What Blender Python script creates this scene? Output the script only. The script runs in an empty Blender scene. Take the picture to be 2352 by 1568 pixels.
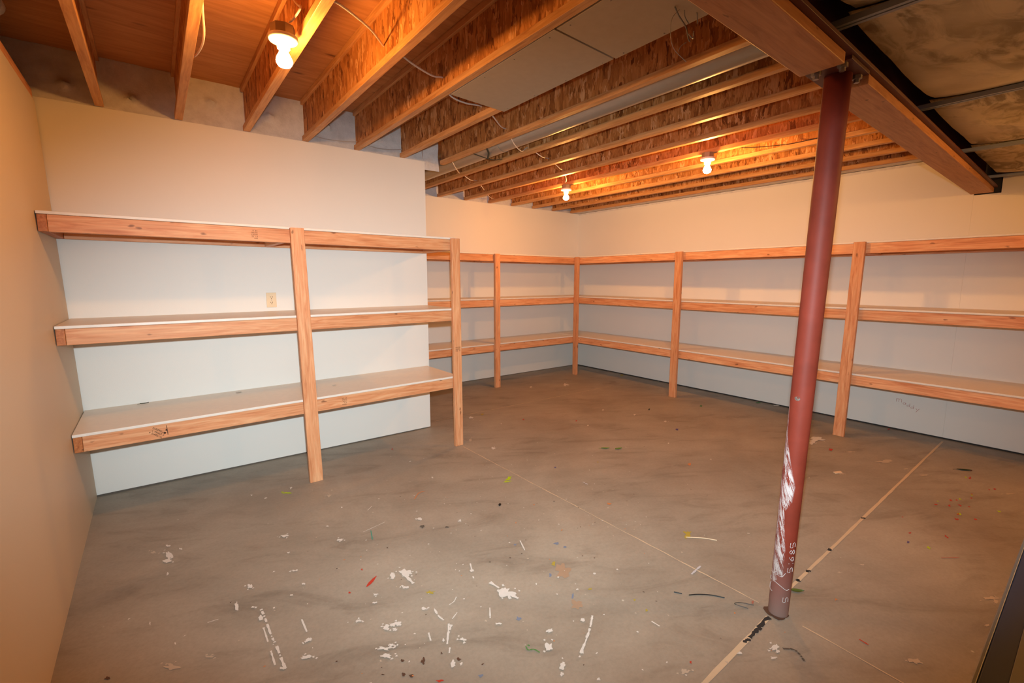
BULB_1 = 690.0
BULB_2 = 1020.0
BULB_3 = 800.0
FLASH_E = 560.0
FLASH_C = (0.82, 1.01, 1.10)
FLASH_A = 80.0
FLASH_W = 1.9
FLASH_UP = -0.14
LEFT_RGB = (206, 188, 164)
BLOBS = [
((0.36,-1.092),(0.015,-0.012),(-0.001,-0.055),'w'),
 ((0.355,-1.15),(0.022,-0.016),(0.0,-0.017),'w'),
 ((0.361,-0.982),(0.012,-0.009),(0.0,-0.016),'w'),
 ((0.297,-1.007),(0.014,-0.01),(0.0,-0.015),'c'),
 ((0.414,-1.059),(0.008,-0.006),(-0.001,-0.011),'w'),
 ((0.352,-1.285),(0.006,-0.004),(0.0,-0.016),'w'),
 ((0.659,-1.634),(0.014,-0.011),(-0.003,-0.022),'w'),
 ((0.591,-1.75),(0.007,-0.006),(-0.004,-0.034),'w'),
 ((0.889,-1.261),(0.019,-0.015),(-0.004,-0.016),'w'),
 ((1.126,-1.494),(0.018,-0.013),(-0.004,-0.013),'w'),
 ((1.089,-2.107),(0.009,-0.007),(-0.003,-0.008),'w'),
 ((1.229,-1.976),(0.011,-0.009),(-0.011,-0.024),'w'),
 ((1.295,-1.994),(0.026,-0.02),(-0.009,-0.019),'w'),
 ((1.242,-2.091),(0.012,-0.009),(-0.004,-0.007),'w'),
 ((1.113,-2.055),(0.01,-0.008),(-0.003,-0.007),'w'),
 ((0.991,-2.171),(0.013,-0.01),(-0.003,-0.007),'w'),
 ((0.764,-2.243),(0.018,-0.013),(-0.002,-0.01),'w'),
 ((0.469,-2.01),(0.015,-0.011),(0.0,-0.008),'c'),
 ((0.35,-1.981),(0.025,-0.019),(0.0,-0.02),'c'),
 ((0.793,-2.151),(0.011,-0.009),(-0.002,-0.011),'w'),
 ((1.245,-2.274),(0.011,-0.009),(-0.004,-0.007),'w'),
 ((0.663,-1.901),(0.009,-0.007),(-0.003,-0.018),'w'),
 ((0.682,-2.244),(0.011,-0.009),(-0.002,-0.01),'w'),
 ((0.803,-1.825),(0.008,-0.006),(-0.002,-0.006),'w'),
 ((0.867,-1.774),(0.007,-0.006),(-0.002,-0.01),'w'),
 ((1.07,-2.284),(0.017,-0.012),(-0.006,-0.014),'w'),
 ((1.096,-2.285),(0.014,-0.011),(-0.006,-0.013),'w'),
 ((1.119,-2.291),(0.011,-0.009),(-0.006,-0.013),'w'),
 ((1.094,-2.314),(0.01,-0.007),(-0.004,-0.008),'w'),
 ((1.021,-2.385),(0.026,-0.02),(-0.004,-0.01),'w'),
 ((1.012,-2.424),(0.018,-0.014),(-0.005,-0.013),'w'),
 ((1.046,-2.383),(0.014,-0.01),(-0.003,-0.008),'w'),
 ((1.021,-1.97),(0.004,-0.004),(-0.003,-0.007),'r'),
 ((1.128,-1.832),(0.004,-0.003),(-0.002,-0.007),'r'),
 ((0.892,-0.688),(0.009,-0.007),(-0.002,-0.013),'w'),
 ((0.824,-0.578),(0.005,-0.004),(-0.002,-0.014),'w'),
 ((1.061,-0.623),(0.007,-0.006),(-0.005,-0.022),'w'),
 ((1.239,-0.902),(0.016,-0.012),(-0.006,-0.02),'c'),
 ((1.253,-1.121),(0.007,-0.005),(-0.003,-0.009),'w'),
 ((1.113,-1.302),(0.007,-0.004),(-0.002,-0.009),'w'),
 ((1.582,-1.551),(0.013,-0.01),(-0.007,-0.015),'w'),
 ((1.113,-2.531),(0.006,-0.005),(-0.007,-0.015),'d'),
 ((1.052,-2.48),(0.007,-0.006),(-0.003,-0.006),'d'),
 ((1.048,-2.565),(0.007,-0.006),(-0.004,-0.008),'d'),
 ((1.028,-2.543),(0.005,-0.004),(-0.004,-0.009),'d'),
 ((0.976,-2.463),(0.003,-0.002),(-0.001,-0.003),'d'),
 ((0.966,-2.495),(0.005,-0.004),(-0.001,-0.004),'d'),
 ((0.162,-1.897),(0.011,-0.008),(0.001,-0.013),'d'),
 ((1.557,-1.646),(0.014,-0.01),(-0.008,-0.017),'k'),
 ((0.855,-1.637),(0.014,-0.01),(-0.001,-0.007),'w'),
 ((0.868,-1.453),(0.007,-0.005),(-0.002,-0.008),'w'),
 ((0.285,-1.652),(0.003,-0.002),(0.0,-0.012),'w'),
 ((0.365,-1.85),(0.003,-0.002),(-0.001,-0.008),'w'),
 ((1.292,-1.988),(0.023,-0.018),(-0.012,-0.027),'w'),
 ((1.23,-1.973),(0.01,-0.008),(-0.009,-0.022),'w'),
 ((1.244,-2.092),(0.013,-0.009),(-0.004,-0.009),'w'),
 ((1.6,-2.412),(0.03,-0.023),(-0.018,-0.023),'w'),
 ((1.602,-2.712),(0.012,-0.009),(-0.01,-0.011),'w'),
 ((1.542,-2.773),(0.018,-0.014),(-0.015,-0.015),'w'),
 ((1.753,-2.753),(0.01,-0.008),(-0.008,-0.008),'w'),
 ((1.29,-2.532),(0.014,-0.011),(-0.005,-0.009),'w'),
 ((1.197,-2.613),(0.008,-0.006),(-0.009,-0.015),'w'),
 ((1.222,-2.632),(0.006,-0.004),(-0.004,-0.006),'w'),
 ((1.245,-2.276),(0.012,-0.01),(-0.003,-0.007),'w'),
 ((1.765,-1.722),(0.008,-0.006),(-0.008,-0.013),'w'),
 ((2.633,-0.849),(0.014,-0.011),(-0.013,-0.02),'w'),
 ((1.582,-1.558),(0.012,-0.009),(-0.005,-0.01),'w'),
 ((2.031,-2.566),(0.006,-0.004),(-0.005,-0.005),'w'),
 ((1.876,-2.598),(0.004,-0.003),(-0.004,-0.004),'w'),
 ((1.668,-2.911),(0.004,-0.003),(-0.003,-0.003),'w'),
 ((1.491,-2.899),(0.007,-0.005),(-0.008,-0.008),'w'),
 ((1.583,-2.996),(0.007,-0.005),(-0.005,-0.004),'w'),
 ((1.539,-2.226),(0.005,-0.004),(-0.005,-0.008),'w'),
 ((1.561,-2.178),(0.009,-0.007),(-0.007,-0.011),'w'),
 ((1.149,-2.385),(0.004,-0.003),(-0.002,-0.004),'w'),
 ((1.456,-2.552),(0.012,-0.009),(-0.004,-0.006),'w'),
 ((1.626,-2.873),(0.007,-0.005),(-0.009,-0.008),'w'),
 ((1.604,-2.881),(0.004,-0.003),(-0.005,-0.004),'w'),
 ((1.699,-2.829),(0.005,-0.004),(-0.006,-0.006),'w'),
 ((1.864,-3.166),(0.014,-0.011),(-0.011,-0.007),'c'),
 ((1.225,-2.488),(0.004,-0.003),(-0.006,-0.01),'w'),
 ((1.453,-2.42),(0.003,-0.002),(-0.003,-0.004),'w'),
 ((2.183,-2.174),(0.004,-0.003),(-0.006,-0.006),'o'),
 ((2.252,-1.842),(0.004,-0.003),(-0.007,-0.008),'o'),
 ((2.022,-1.947),(0.004,-0.003),(-0.006,-0.007),'o'),
 ((3.653,-2.089),(0.009,-0.007),(-0.018,-0.011),'o'),
 ((1.919,-3.159),(0.004,-0.004),(-0.006,-0.004),'r'),
 ((1.121,-2.649),(0.013,-0.009),(-0.003,-0.006),'r'),
 ((2.315,-3.128),(0.003,-0.003),(-0.006,-0.003),'o'),
 ((2.651,-2.127),(0.013,-0.011),(-0.017,-0.015),'o'),
 ((1.927,-2.382),(0.01,-0.008),(-0.013,-0.014),'y'),
 ((2.734,-2.639),(0.025,-0.019),(-0.041,-0.025),'y'),
 ((2.023,-2.882),(0.006,-0.004),(-0.008,-0.006),'y'),
 ((2.036,-2.807),(0.004,-0.004),(-0.007,-0.006),'y'),
 ((1.931,-2.632),(0.008,-0.007),(-0.007,-0.007),'y'),
 ((1.32,-2.194),(0.018,-0.013),(-0.005,-0.01),'y'),
 ((2.068,-2.255),(0.014,-0.011),(-0.009,-0.01),'b'),
 ((2.078,-2.309),(0.009,-0.007),(-0.009,-0.009),'b'),
 ((1.877,-2.124),(0.008,-0.005),(-0.005,-0.007),'b'),
 ((1.543,-2.576),(0.01,-0.008),(-0.008,-0.009),'b'),
 ((1.851,-2.44),(0.006,-0.005),(-0.012,-0.013),'b'),
 ((1.252,-2.72),(0.008,-0.006),(-0.004,-0.006),'b'),
 ((1.829,-2.618),(0.004,-0.004),(-0.014,-0.015),'b'),
 ((1.111,-2.531),(0.007,-0.005),(-0.006,-0.012),'d'),
 ((1.048,-2.566),(0.007,-0.005),(-0.004,-0.008),'d'),
 ((1.027,-2.542),(0.005,-0.005),(-0.004,-0.01),'d'),
 ((1.226,-2.606),(0.008,-0.006),(-0.004,-0.007),'d'),
 ((1.187,-2.542),(0.004,-0.003),(-0.003,-0.006),'d'),
 ((1.051,-2.482),(0.006,-0.004),(-0.003,-0.005),'d'),
 ((1.556,-1.642),(0.014,-0.01),(-0.009,-0.016),'k'),
 ((1.672,-1.738),(0.009,-0.007),(-0.006,-0.009),'k'),
 ((1.929,-2.451),(0.039,-0.03),(-0.045,-0.047),'p'),
 ((1.803,-2.667),(0.023,-0.018),(-0.023,-0.022),'p'),
 ((5.128,-2.464),(0.065,-0.05),(-0.076,-0.026),'w'),
 ((4.982,-2.472),(0.026,-0.019),(-0.051,-0.018),'w'),
 ((4.971,-3.001),(0.047,-0.035),(-0.037,-0.009),'c'),
 ((4.923,-2.638),(0.015,-0.012),(-0.034,-0.012),'r'),
 ((3.633,-3.437),(0.008,-0.006),(-0.016,-0.003),'n'),
 ((2.251,-3.322),(0.013,-0.009),(-0.019,-0.008),'w'),
 ((2.196,-3.342),(0.011,-0.009),(-0.007,-0.003),'w'),
 ((2.238,-3.337),(0.008,-0.006),(-0.011,-0.005),'w'),
 ((2.61,-3.674),(0.021,-0.016),(-0.016,-0.003),'c'),
 ((3.347,-3.798),(0.027,-0.021),(-0.02,-0.003),'c'),
 ((3.333,-3.814),(0.009,-0.007),(-0.02,-0.003),'c'),
 ((4.876,-3.264),(0.028,-0.021),(-0.021,-0.004),'c'),
 ((4.948,-3.697),(0.034,-0.026),(-0.023,-0.002),'c'),
 ((3.015,-3.303),(0.009,-0.007),(-0.006,-0.002),'c'),
 ((2.768,-3.366),(0.006,-0.005),(-0.009,-0.003),'o'),
 ((4.999,-2.76),(0.037,-0.028),(-0.02,-0.006),'c'),
 ((4.917,-3.149),(0.018,-0.014),(-0.017,-0.004),'c'),
 ((2.114,-3.25),(0.009,-0.007),(-0.009,-0.004),'w'),
 ((2.448,-3.143),(0.008,-0.006),(-0.014,-0.006),'e'),
 ((3.181,-3.35),(0.009,-0.007),(-0.009,-0.003),'c'),
 ((4.142,-2.756),(0.006,-0.004),(-0.014,-0.005),'c'),
 ((3.093,-3.815),(0.01,-0.007),(-0.01,-0.001),'c'),
 ((2.964,0.018),(0.021,-0.016),(-0.024,-0.037),'w'),
 ((3.126,0.058),(0.016,-0.011),(-0.018,-0.027),'y'),
 ((3.088,-0.343),(0.007,-0.005),(-0.014,-0.018),'w'),
 ((2.631,-0.857),(0.012,-0.009),(-0.015,-0.02),'w'),
 ((3.752,-0.906),(0.007,-0.006),(-0.017,-0.016),'w'),
 ((3.362,-0.363),(0.008,-0.006),(-0.015,-0.02),'r'),
 ((3.765,-0.732),(0.008,-0.005),(-0.017,-0.017),'r'),
 ((1.929,-0.342),(0.006,-0.005),(-0.007,-0.016),'r'),
 ((4.837,0.53),(0.027,-0.021),(-0.046,-0.047),'w'),
 ((4.364,0.714),(0.016,-0.012),(-0.033,-0.04),'w'),
 ((1.93,-0.689),(0.007,-0.005),(-0.006,-0.013),'w'),
 ((1.928,-1.068),(0.008,-0.006),(-0.007,-0.013),'w'),
 ((2.588,-0.554),(0.018,-0.014),(-0.018,-0.028),'c'),
 ((2.773,-1.479),(0.006,-0.005),(-0.009,-0.01),'n'),
 ((5.981,0.486),(0.022,-0.017),(-0.07,-0.057),'y'),
 ((6.093,-0.09),(0.027,-0.021),(-0.046,-0.032),'w'),
 ((6.015,-1.536),(0.026,-0.02),(-0.046,-0.021),'g'),
 ((5.329,-1.201),(0.013,-0.01),(-0.047,-0.028),'g'),
 ((4.424,-0.96),(0.01,-0.008),(-0.025,-0.019),'w'),
 ((4.485,-1.3),(0.014,-0.01),(-0.023,-0.016),'w'),
 ((4.353,-1.52),(0.012,-0.009),(-0.027,-0.017),'n'),
 ((4.297,-0.623),(0.011,-0.008),(-0.018,-0.016),'w'),
 ((4.843,0.537),(0.031,-0.023),(-0.059,-0.061),'w'),
 ((3.666,-2.076),(0.012,-0.009),(-0.018,-0.011),'o'),
 ((6.004,-2.778),(0.01,-0.007),(-0.037,-0.009),'r'),
 ((3.947,-1.698),(0.006,-0.004),(-0.013,-0.009),'w'),
 ((3.893,-2.131),(0.005,-0.004),(-0.012,-0.007),'w'),
 ((3.12,-1.609),(0.005,-0.004),(-0.009,-0.008),'y'),
 ((6.045,-1.724),(0.029,-0.022),(-0.036,-0.015),'w'),
 ((6.171,-0.5),(0.018,-0.014),(-0.033,-0.021),'w')]
STROKES = [
 ([(0.673, -1.842), (0.677, -1.915), (0.678, -2.03), (0.682, -2.088)],0.008,'w'),
 ([(0.684, -2.113), (0.685, -2.184), (0.687, -2.248)],0.009,'w'),
 ([(0.661, -1.97), (0.661, -2.067)],0.007,'w'),
 ([(0.661, -2.125), (0.66, -2.209)],0.006,'w'),
 ([(0.643, -1.8), (0.66, -1.819)],0.008,'w'),
 ([(0.8, -2.016), (0.799, -2.105)],0.006,'w'),
 ([(0.769, -2.16), (0.805, -2.155)],0.01,'w'),
 ([(1.258, -1.493), (1.402, -1.462)],0.003,'w'),
 ([(0.478, -1.794), (0.517, -1.799)],0.003,'w'),
 ([(1.67, -1.301), (1.734, -1.233), (1.784, -1.234)],0.004,'o'),
 ([(1.278, -1.964), (1.285, -2.09)],0.012,'w'),
 ([(1.411, -1.223), (1.37, -1.26)],0.004,'w'),
 ([(1.299, -1.502), (1.271, -1.601)],0.006,'t'),
 ([(1.582, -2.305), (1.599, -2.4), (1.619, -2.479)],0.014,'w'),
 ([(1.621, -2.355), (1.588, -2.459)],0.012,'w'),
 ([(1.807, -2.76), (1.75, -2.8), (1.684, -2.839), (1.618, -2.872)],0.008,'w'),
 ([(1.536, -2.863), (1.505, -2.882)],0.014,'w'),
 ([(1.282, -2.305), (1.276, -2.353), (1.281, -2.391)],0.008,'w'),
 ([(1.351, -2.386), (1.314, -2.407)],0.004,'w'),
 ([(1.294, -2.434), (1.258, -2.469)],0.01,'w'),
 ([(1.288, -2.423), (1.227, -2.516)],0.007,'w'),
 ([(1.196, -2.416), (1.183, -2.46)],0.006,'w'),
 ([(1.481, -2.449), (1.446, -2.502)],0.006,'w'),
 ([(1.921, -2.113), (1.883, -2.202)],0.006,'w'),
 ([(2.508, -2.853), (2.411, -2.862)],0.008,'l'),
 ([(1.982, -2.937), (1.985, -2.975)],0.006,'w'),
 ([(2.754, -1.795), (2.752, -1.845)],0.008,'l'),
 ([(1.278, -1.961), (1.284, -2.07)],0.012,'w'),
 ([(1.471, -2.713), (1.466, -2.735), (1.486, -2.746), (1.494, -2.772)],0.005,'g'),
 ([(1.479, -2.714), (1.484, -2.723)],0.006,'g'),
 ([(1.674, -1.301), (1.733, -1.241), (1.773, -1.235)],0.004,'o'),
 ([(1.587, -2.121), (1.564, -2.172)],0.006,'w'),
 ([(2.541, -0.498), (2.553, -0.562), (2.639, -0.501)],0.004,'c'),
 ([(1.227, -2.537), (1.211, -2.56)],0.006,'w'),
 ([(1.4, -2.297), (1.374, -2.318), (1.346, -2.323)],0.004,'w'),
 ([(2.568, -3.512), (2.563, -3.544)],0.006,'r'),
 ([(3.578, -3.585), (3.657, -3.642)],0.003,'r'),
 ([(4.943, -2.471), (5.209, -2.465)],0.02,'w'),
 ([(2.272, -3.343), (2.301, -3.371), (2.292, -3.397), (2.272, -3.42)],0.008,'k'),
 ([(4.341, 0.705), (4.455, 0.58)],0.004,'c'),
 ([(4.404, -2.864), (4.434, -2.896)],0.02,'c')]
import bpy, bmesh, math, random
from mathutils import Vector, Matrix, noise
random.seed(7)
scene = bpy.context.scene
COL = scene.collection
scene.view_settings.view_transform = 'Standard'
scene.view_settings.look = 'None'
scene.view_settings.exposure = 0.0
scene.view_settings.gamma = 1.0

# ------------------------------------------------------------------ materials
def lin(c):
    return tuple((x/12.92 if x <= .04045 else ((x+.055)/1.055)**2.4) for x in [v/255 for v in c]) + (1,)

class NT:
    def __init__(s, name, rough=.6, spec=.3, metal=0.0):
        s.m = bpy.data.materials.new(name); s.m.use_nodes = True
        s.t = s.m.node_tree; s.b = s.t.nodes['Principled BSDF']
        s.b.inputs['Roughness'].default_value = rough
        s.b.inputs['Specular IOR Level'].default_value = spec
        s.b.inputs['Metallic'].default_value = metal
    def n(s, typ, **kw):
        nd = s.t.nodes.new(typ)
        for k, v in kw.items():
            if k.startswith('i_'):
                key = k[2:]
                key = int(key) if key.isdigit() else key.replace('_', ' ')
                nd.inputs[key].default_value = v
            else: setattr(nd, k, v)
        return nd
    def l(s, a, b): s.t.links.new(a, b)
    def coords(s, scale=(1,1,1), jitter=True):
        tc = s.n('ShaderNodeTexCoord')
        out = tc.outputs['Object']
        if jitter:
            oi = s.n('ShaderNodeObjectInfo')
            mul = s.n('ShaderNodeMath', operation='MULTIPLY'); mul.inputs[1].default_value = 37.0
            s.l(oi.outputs['Random'], mul.inputs[0])
            add = s.n('ShaderNodeVectorMath', operation='ADD')
            s.l(out, add.inputs[0]); s.l(mul.outputs[0], add.inputs[1]); out = add.outputs[0]
        mp = s.n('ShaderNodeMapping'); mp.inputs['Scale'].default_value = scale
        s.l(out, mp.inputs['Vector'])
        return mp.outputs[0]
    def ramp(s, src, stops, interp='LINEAR'):
        r = s.n('ShaderNodeValToRGB'); cr = r.color_ramp; cr.interpolation = interp
        while len(cr.elements) < len(stops): cr.elements.new(.5)
        for e, (p, c) in zip(cr.elements, stops):
            e.position = p; e.color = c if len(c) == 4 else tuple(c)+(1,)
        s.l(src, r.inputs[0]); return r.outputs[0]
    def noise(s, vec, scale, detail=4, rough=.55, dist=0):
        nd = s.n('ShaderNodeTexNoise'); nd.inputs['Scale'].default_value = scale
        nd.inputs['Detail'].default_value = detail; nd.inputs['Roughness'].default_value = rough
        nd.inputs['Distortion'].default_value = dist
        s.l(vec, nd.inputs['Vector']); return nd.outputs['Fac']
    def mix(s, a, b, fac, mode='MIX'):
        m = s.n('ShaderNodeMix', data_type='RGBA', blend_type=mode)
        for sock, v in ((m.inputs[6], a), (m.inputs[7], b), (m.inputs[0], fac)):
            if isinstance(v, (int, float)): sock.default_value = v
            elif isinstance(v, tuple): sock.default_value = v
            else: s.l(v, sock)
        return m.outputs[2]
    def math(s, op, a, b=None):
        m = s.n('ShaderNodeMath', operation=op)
        for i, v in enumerate((a, b)):
            if v is None: continue
            if isinstance(v, (int, float)): m.inputs[i].default_value = v
            else: s.l(v, m.inputs[i])
        return m.outputs[0]
    def color(s, c):
        if isinstance(c, tuple): s.b.inputs['Base Color'].default_value = c
        else: s.l(c, s.b.inputs['Base Color'])
    def bump(s, h, strength=.2, dist=.002):
        b = s.n('ShaderNodeBump'); b.inputs['Strength'].default_value = strength
        b.inputs['Distance'].default_value = dist
        s.l(h, b.inputs['Height']); s.l(b.outputs[0], s.b.inputs['Normal'])

def flat(name, c, rough=.6, spec=.3, metal=0.0):
    t = NT(name, rough, spec, metal); v = t.coords()
    f = t.noise(v, 30, 3)
    d = tuple(x*.88 for x in c[:3])+(1,)
    t.color(t.mix(c, d, f)); return t.m

def wall_mat(name, c):
    t = NT(name, .55, .25); v = t.coords(jitter=False)
    f = t.noise(v, 1.3, 3); d = tuple(x*.94 for x in c[:3])+(1,)
    t.color(t.mix(c, d, f))
    t.bump(t.noise(v, 220, 2), .25, .0012); return t.m

def wood_mat(name, axis, light, mid, dark, rough=.5, knots=True, spec=.3, kn=1.0):
    t = NT(name, rough, spec)
    a = [9.0]*3; a['xyz'.index(axis)] = .8
    v = t.coords(tuple(a))
    g = t.noise(v, 4.0, 6, .6, 1.2)
    c = t.ramp(g, [(.28, dark), (.46, mid), (.66, light)])
    a2 = [60.0]*3; a2['xyz'.index(axis)] = 1.5
    v2 = t.coords(tuple(a2))
    f2 = t.noise(v2, 2.0, 3)
    c = t.mix(c, t.ramp(f2, [(.35, (.72,.66,.6)), (.65, (1,1,1))]), .5, 'MULTIPLY')
    oi = t.n('ShaderNodeObjectInfo')
    tint = t.ramp(oi.outputs['Random'], [(0, (.90,.86,.82)), (1, (1.06,1.05,1.04))])
    c = t.mix(c, tint, 1.0, 'MULTIPLY')
    if knots:
        a3 = [15.0]*3; a3['xyz'.index(axis)] = 6.5
        v3 = t.coords(tuple(a3))
        nz = t.n('ShaderNodeTexNoise'); nz.inputs['Scale'].default_value = 2.5; t.l(v3, nz.inputs['Vector'])
        ad = t.n('ShaderNodeVectorMath', operation='MULTIPLY_ADD'); t.l(nz.outputs['Color'], ad.inputs[0])
        ad.inputs[1].default_value = (.35,.35,.35); t.l(v3, ad.inputs[2])
        vo = t.n('ShaderNodeTexVoronoi'); vo.inputs['Scale'].default_value = 1.0
        t.l(ad.outputs[0], vo.inputs['Vector'])
        k = t.ramp(vo.outputs['Distance'], [(.03, (1,1,1)), (.085*kn, (.75,.75,.75)), (.13*kn, (0,0,0))])
        k2 = t.math('GREATER_THAN', t.math('FRACT', t.math('MULTIPLY', vo.outputs['Color'], 7.31)), .25)
        kf = t.math('MULTIPLY', k, k2)
        c = t.mix(c, tuple(x*.36 for x in dark[:3])+(1,), t.math('MULTIPLY', kf, .85))
    t.color(c); t.bump(f2, .15, .001)
    return t.m

PL, PM, PD = lin((228,174,130)), lin((216,150,105)), lin((192,122,80))
M = {}
for ax in 'xyz':
    M['pine_'+ax] = wood_mat('pine_'+ax, ax, PL, PM, PD)
FL, FM, FD = lin((218,168,114)), lin((204,150,96)), lin((176,120,70))
M['flange'] = wood_mat('flange_lumber', 'y', FL, FM, FD, knots=False)
M['plank'] = wood_mat('plank_wood', 'x', lin((190,138,94)), lin((178,126,84)), lin((156,104,66)), kn=.8)
M['cleat'] = wood_mat('cleat_wood', 'y', lin((190,122,72)), lin((174,104,56)), lin((144,80,42)))

def osb_mat():
    t = NT('strand_board_web', .6, .25)
    v = t.coords((1, 44, 13))
    nz = t.n('ShaderNodeTexNoise'); nz.inputs['Scale'].default_value = 1.1; nz.inputs['Detail'].default_value = 2
    t.l(v, nz.inputs['Vector'])
    ad = t.n('ShaderNodeVectorMath', operation='MULTIPLY_ADD'); t.l(nz.outputs['Color'], ad.inputs[0])
    ad.inputs[1].default_value = (2.0, 4.6, 2.4); t.l(v, ad.inputs[2])
    vo = t.n('ShaderNodeTexVoronoi'); vo.inputs['Scale'].default_value = 1.0; t.l(ad.outputs[0], vo.inputs['Vector'])
    sep = t.n('ShaderNodeSeparateColor'); t.l(vo.outputs['Color'], sep.inputs[0])
    c = t.ramp(sep.outputs[0], [(0, lin((116,64,26))), (.14, lin((164,102,50))), (.5, lin((192,126,66))), (.85, lin((208,144,84))), (1, lin((226,172,120)))])
    v2 = t.coords((1, 90, 14)); f = t.noise(v2, 1.0, 3)
    c = t.mix(c, t.ramp(f, [(.35, (.62,.56,.5)), (.6, (1,1,1))]), .6, 'MULTIPLY')
    t.color(c); t.bump(sep.outputs[1], .3, .001); return t.m
M['osb'] = osb_mat()

def ply_mat():
    t = NT('plywood_underside', .6, .25)
    v = t.coords((1.2, 9, 1), jitter=False)
    g = t.noise(v, 2.2, 5, .6, 1.0)
    c = t.ramp(g, [(.3, lin((178,120,70))), (.5, lin((194,136,84))), (.7, lin((206,148,96)))])
    vo = t.n('ShaderNodeTexVoronoi'); vo.inputs['Scale'].default_value = 1.0
    t.l(t.coords((2.2, 6, 1), jitter=False), vo.inputs['Vector'])
    k = t.ramp(vo.outputs['Distance'], [(.04, (1,1,1)), (.12, (0,0,0))])
    c = t.mix(c, lin((96,52,24)), t.math('MULTIPLY', k, .8))
    t.color(c); t.bump(g, .1, .001); return t.m
M['ply'] = ply_mat()

def concrete_mat():
    t = NT('concrete_slab', .55, .3)
    v = t.coords(jitter=False)
    base = t.ramp(t.noise(v, 1.1, 8, .62, .4), [(.3, lin((138,126,111))), (.5, lin((153,140,124))), (.72, lin((167,154,137)))])
    st = t.coords((2.6, .9, 1), jitter=False)
    rot = t.n('ShaderNodeMapping'); rot.inputs['Rotation'].default_value = (0,0,.5); t.l(v, rot.inputs['Vector'])
    rs = t.n('ShaderNodeMapping'); rs.inputs['Scale'].default_value = (1.3,4.2,1); t.l(rot.outputs[0], rs.inputs['Vector'])
    streak = t.noise(rs.outputs[0], 1.4, 7, .65, .8)
    c = t.mix(base, t.ramp(streak, [(.32, (.66,.64,.62)), (.46, (.94,.94,.93)), (.7, (1.06,1.05,1.04))]), .75, 'MULTIPLY')
    fine = t.noise(v, 60, 5, .7)
    c = t.mix(c, t.ramp(fine, [(.3, (.82,.82,.82)), (.6, (1.04,1.04,1.04))]), .55, 'MULTIPLY')
    rust = t.ramp(t.noise(v, .8, 4, .6), [(.5, (0,0,0)), (.75, (1,1,1))])
    c = t.mix(c, lin((160,118,84)), t.math('MULTIPLY', rust, .15))
    vo = t.n('ShaderNodeTexVoronoi'); vo.inputs['Scale'].default_value = 7; t.l(v, vo.inputs['Vector'])
    sp = t.ramp(vo.outputs['Distance'], [(.025, (1,1,1)), (.05, (0,0,0))])
    pick = t.n('ShaderNodeSeparateColor'); t.l(vo.outputs['Color'], pick.inputs[0])
    on = t.math('GREATER_THAN', pick.outputs[0], .72)
    dots = t.mix(lin((205,192,172)), lin((70,58,48)), t.math('GREATER_THAN', pick.outputs[1], .6))
    c = t.mix(c, dots, t.math('MULTIPLY', t.math('MULTIPLY', sp, on), .7))
    t.color(c); t.bump(fine, .2, .001)
    return t.m
M['concrete'] = concrete_mat()
M['wall_cream'] = wall_mat('cream_wall_paint', lin((228,222,213)))
M['wall_left'] = wall_mat('dimmed_warm_cream_paint', lin(LEFT_RGB))  # cream toned darker, partly to put lens vignetting into the wall colour
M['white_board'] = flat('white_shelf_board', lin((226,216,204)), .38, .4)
M['board_top'] = flat('shelf_board_warm_lit', lin((236,218,198)), .38, .4)
M['dark_gap'] = flat('dark_gap', lin((58,54,52)), .9, .1)

def insul_mat():
    t = NT('white_insulation', .95, .05); v = t.coords(jitter=False)
    f = t.noise(v, 16, 6, .7)
    t.color(t.ramp(f, [(.3, lin((200,194,190))), (.55, lin((214,208,204))), (.8, lin((224,219,214)))]))
    t.bump(t.noise(v, 70, 6, .7), .8, .006); return t.m
M['insul'] = insul_mat()

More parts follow.
